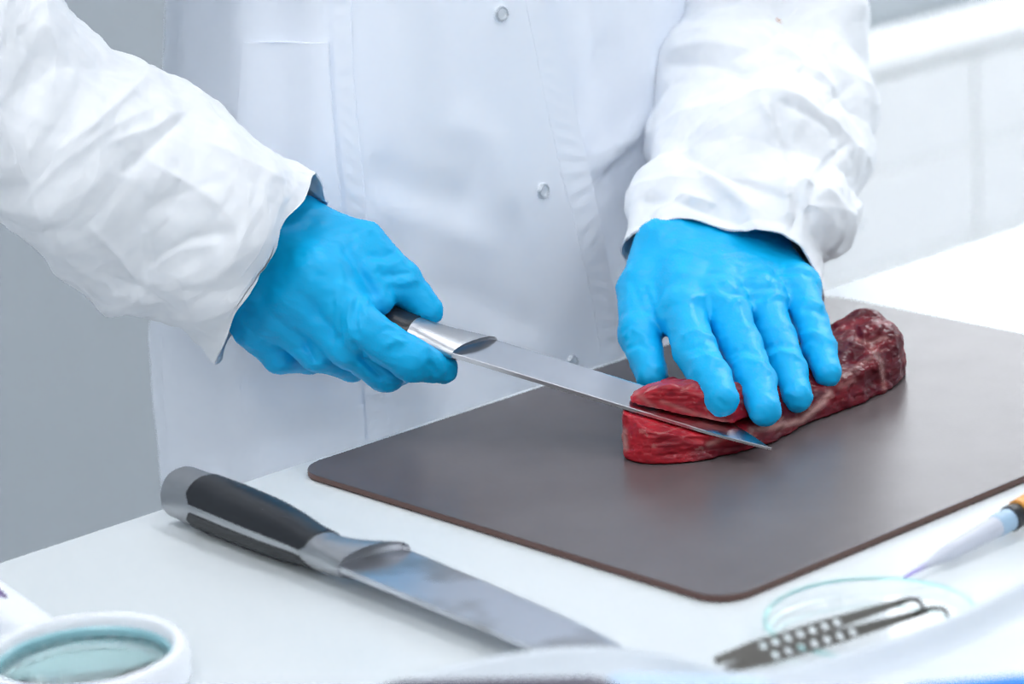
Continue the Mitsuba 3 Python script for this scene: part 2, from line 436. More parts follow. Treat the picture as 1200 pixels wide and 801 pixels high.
# ---------------------------------------------------------------- knives
def knife(name, label, B, butt_dir, wdir, blade_len, heel_w, tip_kind, blade_mat, thick=.0024, skew=0.0, bol_z=.0054):
    """B: middle of the handle end at the bolster; x runs to the tip, y to the spine, z out of the side that is seen."""
    x = -butt_dir / np.linalg.norm(butt_dir)
    y = wdir - x * (wdir @ x)
    y /= np.linalg.norm(y)
    z = np.cross(x, y)
    if z[2] < 0:
        z = -z
    t = thing(name, label, 'knife')
    th = np.linspace(0, 2 * np.pi, 48, endpoint=False)

    def ring(xx, yc, wy, wz, off=0.0, ths=th, p=2.2):
        c, s = np.cos(ths), np.sin(ths)
        return np.stack([np.full(len(ths), xx), yc + (wy + off) * np.sign(c) * np.abs(c) ** (2 / p), (wz + off) * np.sign(s) * np.abs(s) ** (2 / p)], 1)

    HX = np.array([-.135, -.124, -.110, -.089, -.063, -.037, -.016, 0])
    HC_ = np.interp(HX, HX, [-.001, -.001, -.0015, -.002, -.002, -.001, 0, .0005])
    HY = np.array([.0145, .0148, .0150, .0156, .0158, .0142, .0125, .0128])
    HZ = np.array([.0142, .0144, .0145, .0144, .0138, .0124, .0100, .0090])
    xs = np.linspace(-.135, 0, 33)
    from scipy.interpolate import PchipInterpolator as PI
    fc, fy, fz = PI(HX, HC_), PI(HX, HY), PI(HX, HZ)
    cap = [ring(-.1355, -.001, .0130, .0126), ring(-.1353, -.001, .0138, .0135)]
    bx = np.linspace(.004, .024, 9)
    bol = []
    for b in bx:
        q = b / .024
        r_ = ring(b, .0005 - (heel_w / 2 - .0128) * q ** 1.6, .0128 + (heel_w / 2 - .0128) * q ** 1.6, .0088 + (bol_z - .0088) * q, p=2.5 - .3 * q)
        r_[:, 0] += skew * q * (.0133 - r_[:, 1]) / heel_w
        bol.append(r_)
    e_ = bol[-1]
    ce = e_.mean(0)
    for sc, dx in ((.9, -.25 * bol_z), (.6, -.5 * bol_z), (.25, -.6 * bol_z)):
        bol.append(ce + (e_ - ce) * sc + np.array([dx, 0, 0]))
    W = lambda m: frame(m, B, x, y, z)

    def fix(m):
        m = W(m)
        if m.volume < 0:
            m.invert()
        return m
    core = fix(loft(cap + [ring(a, fc(a), fy(a), fz(a)) for a in xs]))
    k0 = put('handle', core, m_steel, t, smooth=40, label='brushed steel handle core with butt cap')
    for sgn in (1, -1):                                            # black scales on both faces; a steel strip shows along the spine
        a0 = np.radians(np.linspace(7.5, 172.5, 40)) * sgn
        rings_o, rings_i = [], []
        for a in np.linspace(-.112, -.006, 28):
            e = min(1, math.sqrt(max(0.0, 1 - max(0, 1 - min(a + .112, -.006 - a) / .004) ** 2)) * .25 + .78)
            aa = math.copysign(math.pi / 2, sgn) + (a0 - math.copysign(math.pi / 2, sgn)) * e
            rings_o.append(ring(a, fc(a), fy(a), fz(a), .0006, aa))
            rings_i.append(ring(a, fc(a), fy(a), fz(a), -.0010, aa[::-1]))
        m = fix(loft(np.concatenate([rings_o, rings_i], 1)))
        put('scale', m, m_black if sgn > 0 else m_black2, k0, smooth=35, label='black grip scale')
    put('bolster', fix(loft([ring(0, .0005, .0128, .0088)] + bol)), m_steel, t, smooth=35, label='flared steel bolster with a hollowed front')
    # blade: from inside the bolster to the tip
    ys = .0005 + .0122
    st = np.r_[np.linspace(.012, blade_len * .55, 12), np.linspace(blade_len * .58, blade_len, 26)]
    rings = []
    for s_ in st:
        q = s_ / blade_len
        if tip_kind == 'slim':
            w = heel_w * (1 - .10 * q) * (1 if q < .62 else max(.0, 1 - ((q - .62) / .38) ** 2.1)) + .0004
            sp = ys - heel_w * .10 * max(0, (q - .80) / .20) ** 1.6
        else:
            w = heel_w * (1 - .17 * q) * max(0.0, 1 - q ** 5) ** .8 + .0006
            sp = ys - heel_w * .12 * max(0, (q - .7) / .3) ** 1.8
        tk = thick * (1 - .55 * q)
        bev = min(.0035, w * .4)
        yy = [sp, sp - .0006, sp - w + bev, sp - w, sp - w + bev, sp - .0006, sp]
        zz = [tk * .42, tk * .5, tk * .22, 0, -tk * .22, -tk * .5, -tk * .42]
        rings.append(np.stack([np.full(7, s_), yy, zz], 1))
    put('blade', fix(loft(rings)), blade_mat, t, smooth=12, label='long steel blade')
    return t


# the knife lying on the table, its spine to the viewer
kx = np.array([.634, -.7734, -.022])
ks = at(397, 667, .0135)                                           # where the spine leaves the bolster
ky = np.array([-.7734, -.634, .07])
ky /= np.linalg.norm(ky)
knife('kitchen_knife', 'black handled knife with a worn blade lying flat on the white table', ks - .024 * kx - .0128 * ky, -kx, ky, .270, .047, 'broad', m_blade_worn, .0036, 0.0, .0086)
# the knife in the right hand
KB, KT = Q(496, 394, 1.662), Q(910, 519, 1.575)
ka = (KB - KT) / np.linalg.norm(KB - KT)
kv = np.cross(ka, EZ)
if kv @ np.array([0, -1, 0]) < 0:
    kv = -kv
K_Y = kv - .07 * EZ
HELD_LEN = np.linalg.norm(KB - KT)
knife('slicing_knife', 'long knife held in the right glove, its blade slicing into the raw meat', KB, ka, K_Y, HELD_LEN, .036, 'slim', m_blade, .0034, .013)
K_X = -ka
K_Y = K_Y - K_X * (K_Y @ K_X)
K_Y /= np.linalg.norm(K_Y)
K_N = np.cross(K_X, K_Y)
K_N = K_N if K_N[2] > 0 else -K_N

# ---------------------------------------------------------------- raw meat
MU = np.array([.120, .140, .165, .190, .215, .240, .270, .300, .325, .345, .360])
M_F = np.interp  # front, back and height along the piece
FRONT = np.array([.160, .174, .184, .187, .185, .183, .182, .178, .172, .163, .150])
BACK = np.array([.130, .124, .118, .114, .112, .112, .114, .116, .118, .120, .122])
HIGH = np.array([.033, .038, .037, .032, .025, .022, .025, .031, .036, .037, .034])


def meat_sdf(P):
    q = P - L0
    u, v, z = q @ E1, q @ E2, q[:, 2] - BZ - .0004
    wob = (meshkit.fbm(P * 28, 3, 5) - .5)
    wob2 = (meshkit.fbm(P * 70, 2, 15) - .5)
    above = (P - KB) @ K_N
    sx, sy = (P - KB) @ K_X, (P - KB) @ K_Y
    fr, bk, hi = np.interp(u, MU, FRONT), np.interp(u, MU, BACK), np.interp(u, MU, HIGH)
    vc, w = (fr + bk) / 2, (fr - bk) / 2
    p = 2.7
    end = np.maximum(np.maximum(.152 - u - .25 * np.clip(v - .14, -.03, .03), u - .326), 0) / .026
    g = ((np.abs(v - vc) / w) ** p + (np.abs(z) / hi) ** p + end ** p) ** (1 / p) - 1
    wob3 = meshkit.noise(P * 330, 25) - .5
    d = g * .020 + wob * .008 + wob2 * .004 + wob3 * .0009
    d = np.maximum(d, -z)
    slit = np.maximum(np.maximum(np.abs(above) - (.0022 + .0 * sy), sx - HELD_LEN + .004), -(sy + .030))
    k = np.clip((sx - .134) / (.19 - .134), 0, 1)
    lim = np.where(sx < HELD_LEN - .006, .0105 - .010 * k, .2) + wob * .01
    d = np.where(above > 0, -smin(-d, lim - sy, .006), d)           # the upper flap is drawn back from the blade's spine
    return np.maximum(d, -slit)


lo = uvz(.23, .14, .02) - np.array([.135, .135, .026])
mm = surface_nets(meat_sdf, [-.02, 1.52, TZ], [.30, 1.80, TZ + .05], .0011)
mm = max(mm.split(only_watertight=False), key=lambda m: len(m.faces))
taubin(mm, 3)
crease(mm, [([(760, 520), (800, 512), (850, 520)], 4, -.0012), ([(770, 535), (820, 528), (880, 522)], 3, -.001), ([(955, 430), (1000, 420), (1030, 400)], 5, -.002),
            ([(960, 455), (1005, 440), (1035, 420)], 5, .0015), ([(990, 400), (1015, 410), (1030, 440), (1035, 470)], 5, .0018), ([(1000, 385), (1010, 400), (1040, 395)], 4, -.0018),
            ([(1003, 386), (1020, 380), (1035, 388)], 6, .002), ([(975, 470), (990, 480), (1000, 500)], 5, -.0015)])


def meat_color(m):
    P, N = m.vertices, m.vertex_normals
    q = P - L0
    u, z = q @ E1, q[:, 2]
    px = pj(P)
    above = (P - KB) @ K_N
    a = meshkit.fbm(P * 60, 4, 2)
    b = meshkit.fbm(P * np.array([1, 1, 2.2]) * 150, 3, 7)
    fib = meshkit.fbm(np.c_[q @ E1 * 40, q @ E2 * 300, z * 300], 3, 9)
    bright, dark, purple = np.array([.42, .014, .024]), np.array([.075, .004, .010]), np.array([.085, .008, .020])
    left = np.clip((.215 - u) / .05, 0, 1)
    fresh = left * np.clip(1.25 - np.abs(above) / .008, 0.12, 1)        # the cut faces are bright red, the outside is dark
    fresh = np.maximum(fresh, left * np.clip((.150 - u) / .012, 0, 1) * .8)
    fresh = np.where(above > 0, np.maximum(fresh, left * .75), fresh)
    t = np.clip(fresh * (.85 + .6 * (a - .5)) + .75 * (a - .5) + .10 + .45 * (fib - .5), 0, 1)[:, None]
    c = dark * (1 - t) + bright * t
    pp = np.clip((b - .5) * 3 * (1 - left * .6), 0, .7)[:, None]
    c = c * (1 - pp) + purple * pp
    fat = np.zeros(len(P))
    for poly, w, s in [([(880, 503), (905, 500), (940, 492), (965, 470), (972, 460)], 3.8, .75), ([(984, 452), (1000, 445)], 4, .25),
                       ([(830, 520), (850, 512), (880, 508)], 3, .55), ([(1020, 405), (1033, 425), (1036, 455)], 3, .35), ([(731, 505), (733, 525)], 3.5, .7),
                       ([(985, 440), (1000, 432), (1022, 418)], 3, .25), ([(1005, 398), (1020, 402), (1036, 395)], 3, .3), ([(775, 470), (830, 490), (850, 494)], 2.5, .30), ([(745, 460), (770, 480)], 3, .25)]:
        d, tt = seg_dist(px, poly)
        fat = np.maximum(fat, s * np.exp(-(d / w) ** 2) * np.clip(.4 + 1.2 * b, 0, 1))
    fat = np.maximum(fat, np.clip((meshkit.fbm(np.c_[q @ E1 * 55, q @ E2 * 260, z * 260], 3, 31) - .68) * 5, 0, .3))
    c = c * (1 - fat[:, None]) + np.array([.50, .28, .25]) * fat[:, None]
    return c


put('raw_meat', mm, 'mat_meat', smooth=True, color=meat_color(mm), label='raw red beef fillet on the brown board, cut open at one end by the knife', cat='meat')

# ---------------------------------------------------------------- the person
PERSON = 'person'
TC = np.array([-.050, 1.9265])                                      # middle of the trunk


# gloves ------------------------------------------------------------------
def hand_mesh(parts, palm, webs, h, grow=0.0, palm_k=.012):
    allj = np.vstack([np.array(p) for p in parts + palm])
    lo, hi = (allj[:, :3] - allj[:, 3:]).min(0) - .006, (allj[:, :3] + allj[:, 3:]).max(0) + .006

    def f(P):
        d = None
        for c in palm:
            e = chain(P, c)
            d = e if d is None else smin(d, e, palm_k)
        fing = None
        for c in parts:
            e = chain(P, c)
            fing = e if fing is None else smin(fing, e, webs)
        return smin(d, fing, .009) - grow
    m = surface_nets(f, lo, hi, h)
    m = max(m.split(only_watertight=False), key=lambda a: len(a.faces))
    taubin(m, 4)
    return m


# left hand, pressing the meat
LH_F = [J((800, 366, 1.688, .0130), (815, 411, 1.645, .0124), (832, 443, 1.613, .0118), (846, 468, 1.590, .0096)),
        J((848, 356, 1.698, .0130), (868, 406, 1.657, .0122), (885, 448, 1.622, .0117), (896, 480, 1.595, .0096)),
        J((893, 348, 1.716, .0120), (910, 396, 1.681, .0114), (924, 434, 1.651, .0107), (934, 465, 1.626, .0090)),
        J((936, 335, 1.738, .0112), (949, 374, 1.705, .0104), (960, 408, 1.679, .0098), (970, 437, 1.655, .0082))]
LH_T = [J((778, 290, 1.770, .0175), (753, 340, 1.735, .0150), (749, 392, 1.690, .0122), (764, 440, 1.652, .0094))]
LH_P = [J((812, 277, 1.800, .018), (800, 368, 1.690, .0140)), J((840, 276, 1.800, .019), (848, 358, 1.700, .0140)), J((868, 280, 1.805, .019), (893, 350, 1.718, .0135)),
        J((890, 292, 1.810, .017), (936, 336, 1.740, .0125)), J((812, 277, 1.800, .018), (778, 295, 1.768, .0175)), J((795, 298, 1.775, .016), (800, 345, 1.715, .013)), J((812, 277, 1.80, .018), (890, 292, 1.81, .017)),
        J((848, 285, 1.803, .024), (868, 235, 1.862, .026))]
# right hand, closed round the handle
RH_F = [J((372, 322, 1.662, .0140), (425, 386, 1.640, .0130), (482, 421, 1.637, .0120), (519, 432, 1.650, .0090)),
        J((350, 350, 1.664, .0140), (408, 405, 1.648, .0122), (452, 436, 1.656, .0110), (472, 432, 1.678, .0090)),
        J((326, 370, 1.672, .0130), (372, 412, 1.662, .0112), (412, 425, 1.678, .0105), (430, 400, 1.700, .0085)),
        J((302, 380, 1.682, .0120), (328, 416, 1.682, .0102), (362, 418, 1.700, .0095), (385, 395, 1.715, .0080))]
RH_T = [J((345, 266, 1.712, .0170), (424, 290, 1.694, .0150), (470, 331, 1.682, .0122), (503, 363, 1.676, .0085))]
RH_P = [J((300, 295, 1.695, .021), (372, 322, 1.664, .0150)), J((290, 310, 1.690, .022), (350, 350, 1.666, .0150)), J((285, 325, 1.690, .021), (326, 370, 1.674, .0140)),
        J((283, 340, 1.692, .018), (302, 380, 1.684, .0130)), J((300, 295, 1.698, .021), (345, 266, 1.712, .0180)), J((345, 270, 1.708, .0165), (410, 310, 1.680, .0130)), J((385, 300, 1.685, .013), (430, 330, 1.672, .0110), (444, 352, 1.664, .0090)), J((372, 322, 1.664, .014), (302, 380, 1.684, .012)),
        J((290, 315, 1.692, .026), (225, 275, 1.690, .029))]
lg = hand_mesh(LH_F + LH_T, LH_P, .0022, .0016)
rg = hand_mesh(RH_F + RH_T, RH_P, .0020, .0016)
wr = lambda P, s: (meshkit.fbm(P * np.array([1, 1, 1.6]) * 90, 3, s) - .5)
LC = [([(838, 325), (850, 340), (880, 350), (905, 345)], 5, -.0012), ([(800, 350), (830, 345), (860, 352)], 5, .0010), ([(862, 330), (880, 338), (905, 335), (908, 320)], 4, -0.00112),
      ([(895, 355), (910, 345), (925, 352)], 4, .0014), ([(855, 362), (870, 350), (885, 366)], 4, .0012), ([(940, 350), (955, 352), (966, 362)], 4, .0010), ([(938, 362), (955, 362), (970, 372)], 4, -0.00128),
      ([(797, 395), (815, 388), (840, 398)], 3, 0.00128), ([(800, 412), (818, 405), (842, 412)], 3, -0.00112), ([(805, 425), (825, 416), (848, 424)], 3, 0.00096),
      ([(850, 418), (870, 408), (892, 416)], 3, -0.00112), ([(855, 430), (872, 420), (898, 428)], 3, 0.00112), ([(895, 410), (912, 402), (932, 408)], 3, -0.00128), ([(898, 420), (915, 412), (936, 418)], 3, 0.00128),
      ([(935, 395), (948, 388), (962, 392)], 3, .0010), ([(938, 405), (950, 398), (966, 404)], 3, -.0010), ([(740, 330), (748, 350), (760, 372)], 4, -.0010), ([(757, 330), (770, 360), (775, 380)], 4, 0.00128),
      ([(730, 398), (740, 385), (762, 398)], 3, 0.00128), ([(733, 410), (748, 402), (766, 412)], 3, -0.00112), ([(842, 466), (850, 478), (856, 470)], 3, -0.00096), ([(780, 290), (830, 300), (880, 296)], 3, 0.00080),
      ([(800, 275), (850, 282), (900, 290)], 3, -0.00080), ([(905, 320), (940, 318), (950, 325)], 3, -0.00128), ([(815, 345), (820, 365), (828, 385)], 5, -.0010), ([(862, 345), (870, 372), (880, 390)], 4, 0.00096)]
RC = [([(400, 285), (412, 300), (430, 330), (444, 352)], 5, -.0022), ([(395, 300), (402, 320), (395, 370)], 5, .0010), ([(402, 345), (396, 375), (400, 405)], 3, -.0014), ([(412, 345), (408, 375), (412, 400)], 3, .0012),
      ([(420, 345), (416, 375), (420, 398)], 3, -.0012), ([(430, 345), (428, 362), (432, 380)], 3, .0010), ([(392, 350), (388, 380), (392, 405)], 4, -.0010), ([(412, 398), (425, 420), (455, 452)], 4, -.0025),
      ([(430, 300), (450, 300), (470, 292)], 4, -0.00128), ([(435, 310), (455, 312), (478, 304)], 4, 0.00144), ([(445, 322), (462, 322), (484, 318)], 3, -0.00144), ([(450, 332), (470, 332), (490, 328)], 3, 0.00128),
      ([(355, 400), (362, 412), (370, 428)], 5, -.0030), ([(268, 345), (300, 385), (335, 410)], 8, -.0012), ([(282, 300), (320, 270), (360, 258)], 6, 0.00128), ([(492, 370), (503, 376), (514, 374)], 3, -0.00128),
      ([(440, 395), (452, 385), (470, 388)], 3, -0.00112), ([(448, 410), (462, 398), (478, 402)], 3, 0.00112), ([(500, 425), (508, 430), (514, 440)], 3, -0.00128), ([(510, 415), (516, 424), (520, 440)], 3, 0.00112)]
for m, lines, s in ((lg, LC, 3), (rg, RC, 4)):
    displace(m, .0016 * wr(m.vertices, s) + .0009 * (meshkit.fbm(m.vertices * np.array([170, 260, 260]), 2, s + 9) - .5))
    crease(m, lines)
put('glove', rg, m_glove, PERSON, smooth=True, label='blue disposable glove on the right hand, closed round the knife handle')
put('glove', lg, m_glove, PERSON, smooth=True, label='blue disposable glove on the left hand, pressing on the meat')


# sleeves -----------------------------------------------------------------
def sleeve(path, n, k, seed, amp, cuff_wave, lines, near=.55):
    """path rows: px, py, y, half width seen across (m), half depth (m), from the cuff up; returns a double-walled open tube."""
    rows = np.array([np.r_[Q(a, b, c), w, d] for a, b, c, w, d in path])
    S = spline(rows, 2000)
    w_ = np.r_[np.linspace(0, near, int(n * .88), endpoint=False), np.linspace(near, 1, n - int(n * .88))]
    S = S[np.round(w_ * 1999).astype(int)]
    tg = np.gradient(S[:, :3], axis=0)
    tg /= np.maximum(np.linalg.norm(tg, axis=1, keepdims=True), 1e-9)
    th = np.linspace(0, 2 * np.pi, k, endpoint=False)
    rings = []
    prev = None
    for i in range(n):
        t_ = tg[i]
        view = S[i, :3] - CAM
        s = np.cross(t_, view)
        s /= np.linalg.norm(s)
        if prev is not None and s @ prev < 0:
            s = -s
        prev = s
        b = np.cross(s, t_)
        if b @ view > 0:
            b = -b
        rings.append(S[i, :3] + S[i, 3] * np.cos(th)[:, None] * s + S[i, 4] * np.sin(th)[:, None] * b)
    rings = np.array(rings)
    for i in range(min(24, n)):                                     # ragged cuff: the edge wanders along the arm
        rings[i] -= (tg[0] * (cuff_wave(th)[:, None])) * max(0, 1 - i / 24) ** 1.5
    m = loft(rings, caps=False)
    nrm = m.vertex_normals
    c = S[np.repeat(np.arange(n), k), :3]
    if np.mean(np.einsum('ij,ij->i', nrm, m.vertices - c)) < 0:
        m.invert()
    ring_i = np.repeat(np.arange(n), k)
    P = m.vertices.copy()
    a = amp * (crumple(P, seed, 10, 4) + .22 * crumple(P, seed + 50, 26, 4) + .05 * crumple(P, seed + 90, 80))
    displace(m, a)
    crease(m, lines, None, True)
    V = np.asarray(m.vertices)
    N = m.vertex_normals
    inner = V - N * .0009
    F = np.asarray(m.faces)
    kk = np.arange(k)
    rim = np.vstack([np.stack([kk, (kk + 1) % k, len(V) + kk], 1), np.stack([(kk + 1) % k, len(V) + (kk + 1) % k, len(V) + kk], 1)])
    return trimesh.Trimesh(np.vstack([V, inner]), np.vstack([F, F[:, ::-1] + len(V), rim]), process=False)


def wave(seed, amp, base):
    rng = np.random.default_rng(seed)
    ph = rng.uniform(0, 6.28, 6)
    return lambda th: base(th) + amp * sum(np.sin(th * (j + 2) + ph[j]) / (1 + .35 * j) for j in range(6))


RS = [(312, 306, 1.690, .059, .046), (270, 280, 1.688, .060, .050), (200, 240, 1.684, .062, .054), (110, 185, 1.678, .064, .058), (20, 130, 1.672, .066, .062), (-70, 60, 1.675, .068, .064),
      (-100, -60, 1.690, .068, .066), (-40, -260, 1.73, .072, .07), (120, -600, 1.80, .08, .08)]
LS = [(848, 315, 1.770, .066, .036), (862, 275, 1.800, .068, .044), (882, 210, 1.850, .072, .054), (893, 130, 1.920, .070, .058), (898, 50, 1.98, .066, .060), (898, -40, 2.01, .064, .062),
      (890, -200, 2.01, .066, .066), (840, -560, 2.00, .08, .08)]
RCR = [([(185, 75), (150, 110), (110, 145), (60, 185)], 7, .0028), ([(225, 130), (190, 160), (160, 190), (140, 205)], 6, -.0030), ([(215, 128), (180, 150), (120, 170)], 5, .0022), ([(165, 185), (200, 205), (240, 225), (260, 245)], 6, .0022),
       ([(265, 210), (230, 220), (190, 235), (160, 260)], 6, -.0020), ([(275, 270), (230, 280), (195, 295), (165, 320)], 7, -.0030), ([(262, 285), (215, 290), (180, 310)], 6, .0025), ([(100, 260), (140, 300), (160, 330)], 6, .0022),
       ([(20, 30), (40, 70), (25, 130)], 9, -.0030), ([(50, 20), (65, 60), (60, 110)], 8, .0028), ([(20, 250), (60, 200), (130, 150), (190, 120)], 6, .0018), ([(230, 160), (290, 190), (340, 215)], 6, .0020),
       ([(110, 320), (160, 335), (215, 370)], 6, -.0022), ([(330, 240), (350, 215), (380, 212)], 6, .0015), ([(185, 85), (215, 120), (260, 150)], 6, -.0018)]
LCR = [([(905, 120), (915, 160), (930, 200), (935, 250), (925, 280)], 6, -0.0051), ([(890, 115), (908, 150), (922, 200), (925, 250)], 6, 0.0042), ([(790, 170), (820, 195), (870, 215), (925, 235)], 6, -0.0033), ([(800, 185), (850, 215), (900, 260)], 6, 0.0033),
       ([(885, 20), (920, 60), (960, 90), (980, 115)], 7, 0.0048), ([(955, 30), (945, 70), (935, 95)], 6, -0.0039), ([(905, 115), (945, 130), (975, 150), (985, 170)], 6, -0.0039), ([(1000, 165), (970, 185), (955, 220), (948, 270)], 6, -0.0039),
       ([(985, 170), (960, 190), (940, 215)], 6, 0.0033), ([(780, 60), (830, 50), (880, 60)], 8, 0.0037), ([(775, 75), (830, 75), (890, 95)], 7, -0.0030), ([(745, 240), (790, 235), (860, 260), (920, 285)], 6, -0.0027), ([(760, 255), (800, 228), (840, 240)], 5, 0.0030),
       ([(1010, 230), (990, 270), (970, 300)], 6, 0.0033), ([(840, 215), (870, 240), (900, 290)], 5, 0.0021)]
rs = sleeve(RS, 320, 230, 11, .075, wave(3, .0032, lambda t: .006 - .020 * np.maximum(0, np.sin(t)) + .012 * np.maximum(0, -np.sin(t))), RCR)
ls = sleeve(LS, 320, 230, 23, .075, wave(8, .0030, lambda t: .004 * np.cos(t)), LCR)
put('sleeve', rs, m_tyvek, PERSON, smooth=True, label='crumpled white protective sleeve on the right arm')
put('sleeve', ls, m_tyvek, PERSON, smooth=True, label='crumpled white protective sleeve on the left arm')


# coat --------------------------------------------------------------------
TA, TB = .200, .130


def trunk(th, z, off=0.0):
    """th: 0 faces E2; positive towards E1."""
    low = np.clip((TZ + .05 - z) / .4, 0, 1)
    sh = np.clip((z - 1.30) / .2, 0, 1)
    c, s = np.cos(th), np.sin(th)
    a, b = TA + .01 * low + .02 * sh - .20 * np.clip(z - .92, 0, .22) * (s < 0) + .02 * np.clip(z - .92, 0, .22) * (s > 0), TB + .012 * low
    p = 2 / 2.3
    fold = .0035 * np.sin(th * 9 + 2.2 * np.sin(z * 7)) * (.5 + low) + .0025 * np.sin(th * 17 + z * 11)
    x = (a + off + fold) * np.sign(s) * np.abs(s) ** p
    y = (b + off + fold) * np.sign(c) * np.abs(c) ** p
    return np.stack([TC[0] + x * E1[0] + y * E2[0], TC[1] + x * E1[1] + y * E2[1], z + 0 * th], -1)


def sheet(th0, th1, z0, z1, n, m_, off, thick=.0018, pucker=0.0):
    """Cloth lying on the trunk between the angles th0(z) and th1(z)."""
    zs = np.linspace(z0, z1, m_)
    t0 = np.array([th0(z) if callable(th0) else th0 for z in zs])
    t1 = np.array([th1(z) if callable(th1) else th1 for z in zs])
    s = np.linspace(0, 1, n)
    TH = t0[:, None] + (t1 - t0)[:, None] * s
    Z = np.repeat(zs[:, None], n, 1)
    rp = np.random.default_rng(5)
    pk = pucker * (np.sin(Z * 560 + 9 * meshkit.noise(np.stack([Z * 30, s + 0 * Z, 0 * Z], -1), 3)) * np.sin(np.pi * s))
    out, inn = trunk(TH, Z, off + pk), trunk(TH, Z, off - thick)
    rings = np.concatenate([out, inn[:, ::-1]], 1)
    return loft(rings)


def theta_at(px_line):
    """angle at which the trunk's surface passes the traced line, as a function of height."""
    xs, ys = np.array(px_line, float).T
    zs = np.linspace(.45, 1.5, 60)
    ths = np.linspace(-1.35, 1.2, 500)
    res = []
    for z in zs:
        q = pj(trunk(ths, np.full(500, z)))
        o = np.argsort(ys)
        ex = np.interp(q[:, 1], ys[o], xs[o])
        res.append(ths[np.argmin(np.abs(q[:, 0] - ex))])
    res = gaussian_filter(np.array(res), 1.0, mode='nearest')
    return lambda z: float(np.interp(z, zs, res))


th = np.linspace(-np.pi, np.pi, 180, endpoint=False)
zz = np.linspace(.45, 1.50, 130)
coat = loft([trunk(th, np.full(180, z)) for z in zz])
COAT_L = [([(770, 150), (740, 190), (715, 235)], 9, .004), ([(778, 165), (740, 205), (712, 228)], 10, -.010), ([(775, 150), (735, 185), (710, 205)], 12, .005), ([(740, 40), (715, 120), (690, 160)], 14, -.004), ([(745, 10), (770, 60), (775, 110)], 10, .003)]
PAN_L = [([(430, 190), (480, 230), (560, 240)], 22, -.004), ([(440, 240), (500, 250), (590, 300)], 18, .003), ([(500, 330), (560, 350), (640, 390)], 14, -.003), ([(520, 130), (580, 170), (600, 260)], 20, .003),
         ([(200, 420), (300, 440), (430, 430)], 16, -.004), ([(200, 470), (300, 480), (420, 470)], 18, .003), ([(190, 520), (260, 530), (400, 500)], 16, -.003)]
ALL_L = COAT_L + PAN_L


def outward(V):
    d = np.c_[V[:, :2] - TC, np.zeros(len(V))]
    return d / np.linalg.norm(d, axis=1, keepdims=True)


edge_line = [(560, -500), (605, -100), (630, 0), (650, 70), (672, 160), (690, 240), (706, 320), (720, 400), (728, 470), (740, 700)]
th_edge = theta_at(edge_line)
crease(coat, ALL_L, outward)
_th = np.arctan2((coat.vertices[:, :2] - TC) @ E1[:2] / TA, (coat.vertices[:, :2] - TC) @ E2[:2] / TB)
_ed = np.array([th_edge(z) for z in coat.vertices[:, 2]])
_in = np.clip((_th - _ed + .08) / .10, 0, 1) * np.clip((.95 - _th + _ed) / .6, 0, 1)     # the lower panel falls away behind the edge of the upper one
coat.vertices = coat.vertices - outward(coat.vertices) * (.016 * _in)[:, None]
kc = put('coat', coat, m_coat, PERSON, smooth=40, label='white laboratory coat')
fp = sheet(-1.75, th_edge, .45, 1.45, 110, 140, .0070)
crease(fp, ALL_L, outward)


def on_panel(m):
    return crease(m, ALL_L, outward)


put('front_panel', fp, m_coat, kc, smooth=40, label='buttoned front panel overlapping the other one')
b0, b1 = theta_at([(370, -500), (392, 0), (398, 120), (408, 240), (425, 400), (436, 560)]), theta_at([(390, -500), (412, 0), (418, 120), (430, 240), (448, 400), (460, 560)])
put('seam_band', on_panel(sheet(b0, b1, .5, 1.40, 10, 420, .0088, pucker=.00035)), m_coat, kc, smooth=40, label='stitched vertical seam band')
put('stitched_hem', on_panel(sheet(lambda z: th_edge(z) - .075, lambda z: th_edge(z) - .004, .46, 1.44, 12, 460, .0073, pucker=.00035)), m_coat, kc, smooth=40, label='stitched edge of the front panel')
zt = at(280, 48, 0)
p0 = theta_at([(190, -100), (186, 700)])
pz = 1.119
put('pocket', on_panel(sheet(lambda z: p0(z), lambda z: b0(z) - .02, .93, pz, 30, 30, .0092)), m_coat, kc, smooth=40, label='patch pocket with a plain top edge')
scene['mat_button'] = {'type': 'twosided', 'bsdf': {'type': 'principled', 'base_color': {'type': 'rgb', 'value': [.66, .70, .74]}, 'roughness': .15, 'specular': .8}}
scene['mat_button_ring'] = {'type': 'twosided', 'bsdf': {'type': 'principled', 'base_color': {'type': 'rgb', 'value': [.42, .46, .50]}, 'roughness': .2, 'specular': .8, 'metallic': .5}}
for (bx_, by_) in ((587, 14), (636, 226), (669, 424)):
    best = None
    for z in np.linspace(.85, 1.2, 141):
        tt = np.linspace(-1.0, .9, 381)
        W_ = trunk(tt, np.full(381, z), .0074)
        d = np.linalg.norm(pj(W_) - [bx_, by_], axis=1)
        i = d.argmin()
        if best is None or d[i] < best[0]:
            best = (d[i], tt[i], z)
    _, tb, zb = best
    c = trunk(np.array(tb), np.array(zb), .0074)
    n_ = np.cross(trunk(np.array(tb + .01), np.array(zb)) - trunk(np.array(tb - .01), np.array(zb)), EZ)
    n_ /= np.linalg.norm(n_)
    n_ = n_ if n_ @ (CAM - c) > 0 else -n_
    xx = np.cross(EZ, n_)
    xx /= np.linalg.norm(xx)
    disc = lathe([(0, .0010), (.0026, .0010), (.0030, .0016), (.0042, .0016), (.0050, .0008), (.0050, -.001)], 32)
    ringm = lathe([(.0031, .0012), (.0036, .0021), (.0043, .0021), (.0048, .0012), (.0050, .0004)], 32)
    bk = put('button', frame(disc, c, xx, np.cross(n_, xx), n_), 'mat_button', kc, smooth=40, label='small pearly snap button')
    put('rim', frame(ringm, c, xx, np.cross(n_, xx), n_), 'mat_button_ring', bk, smooth=40)

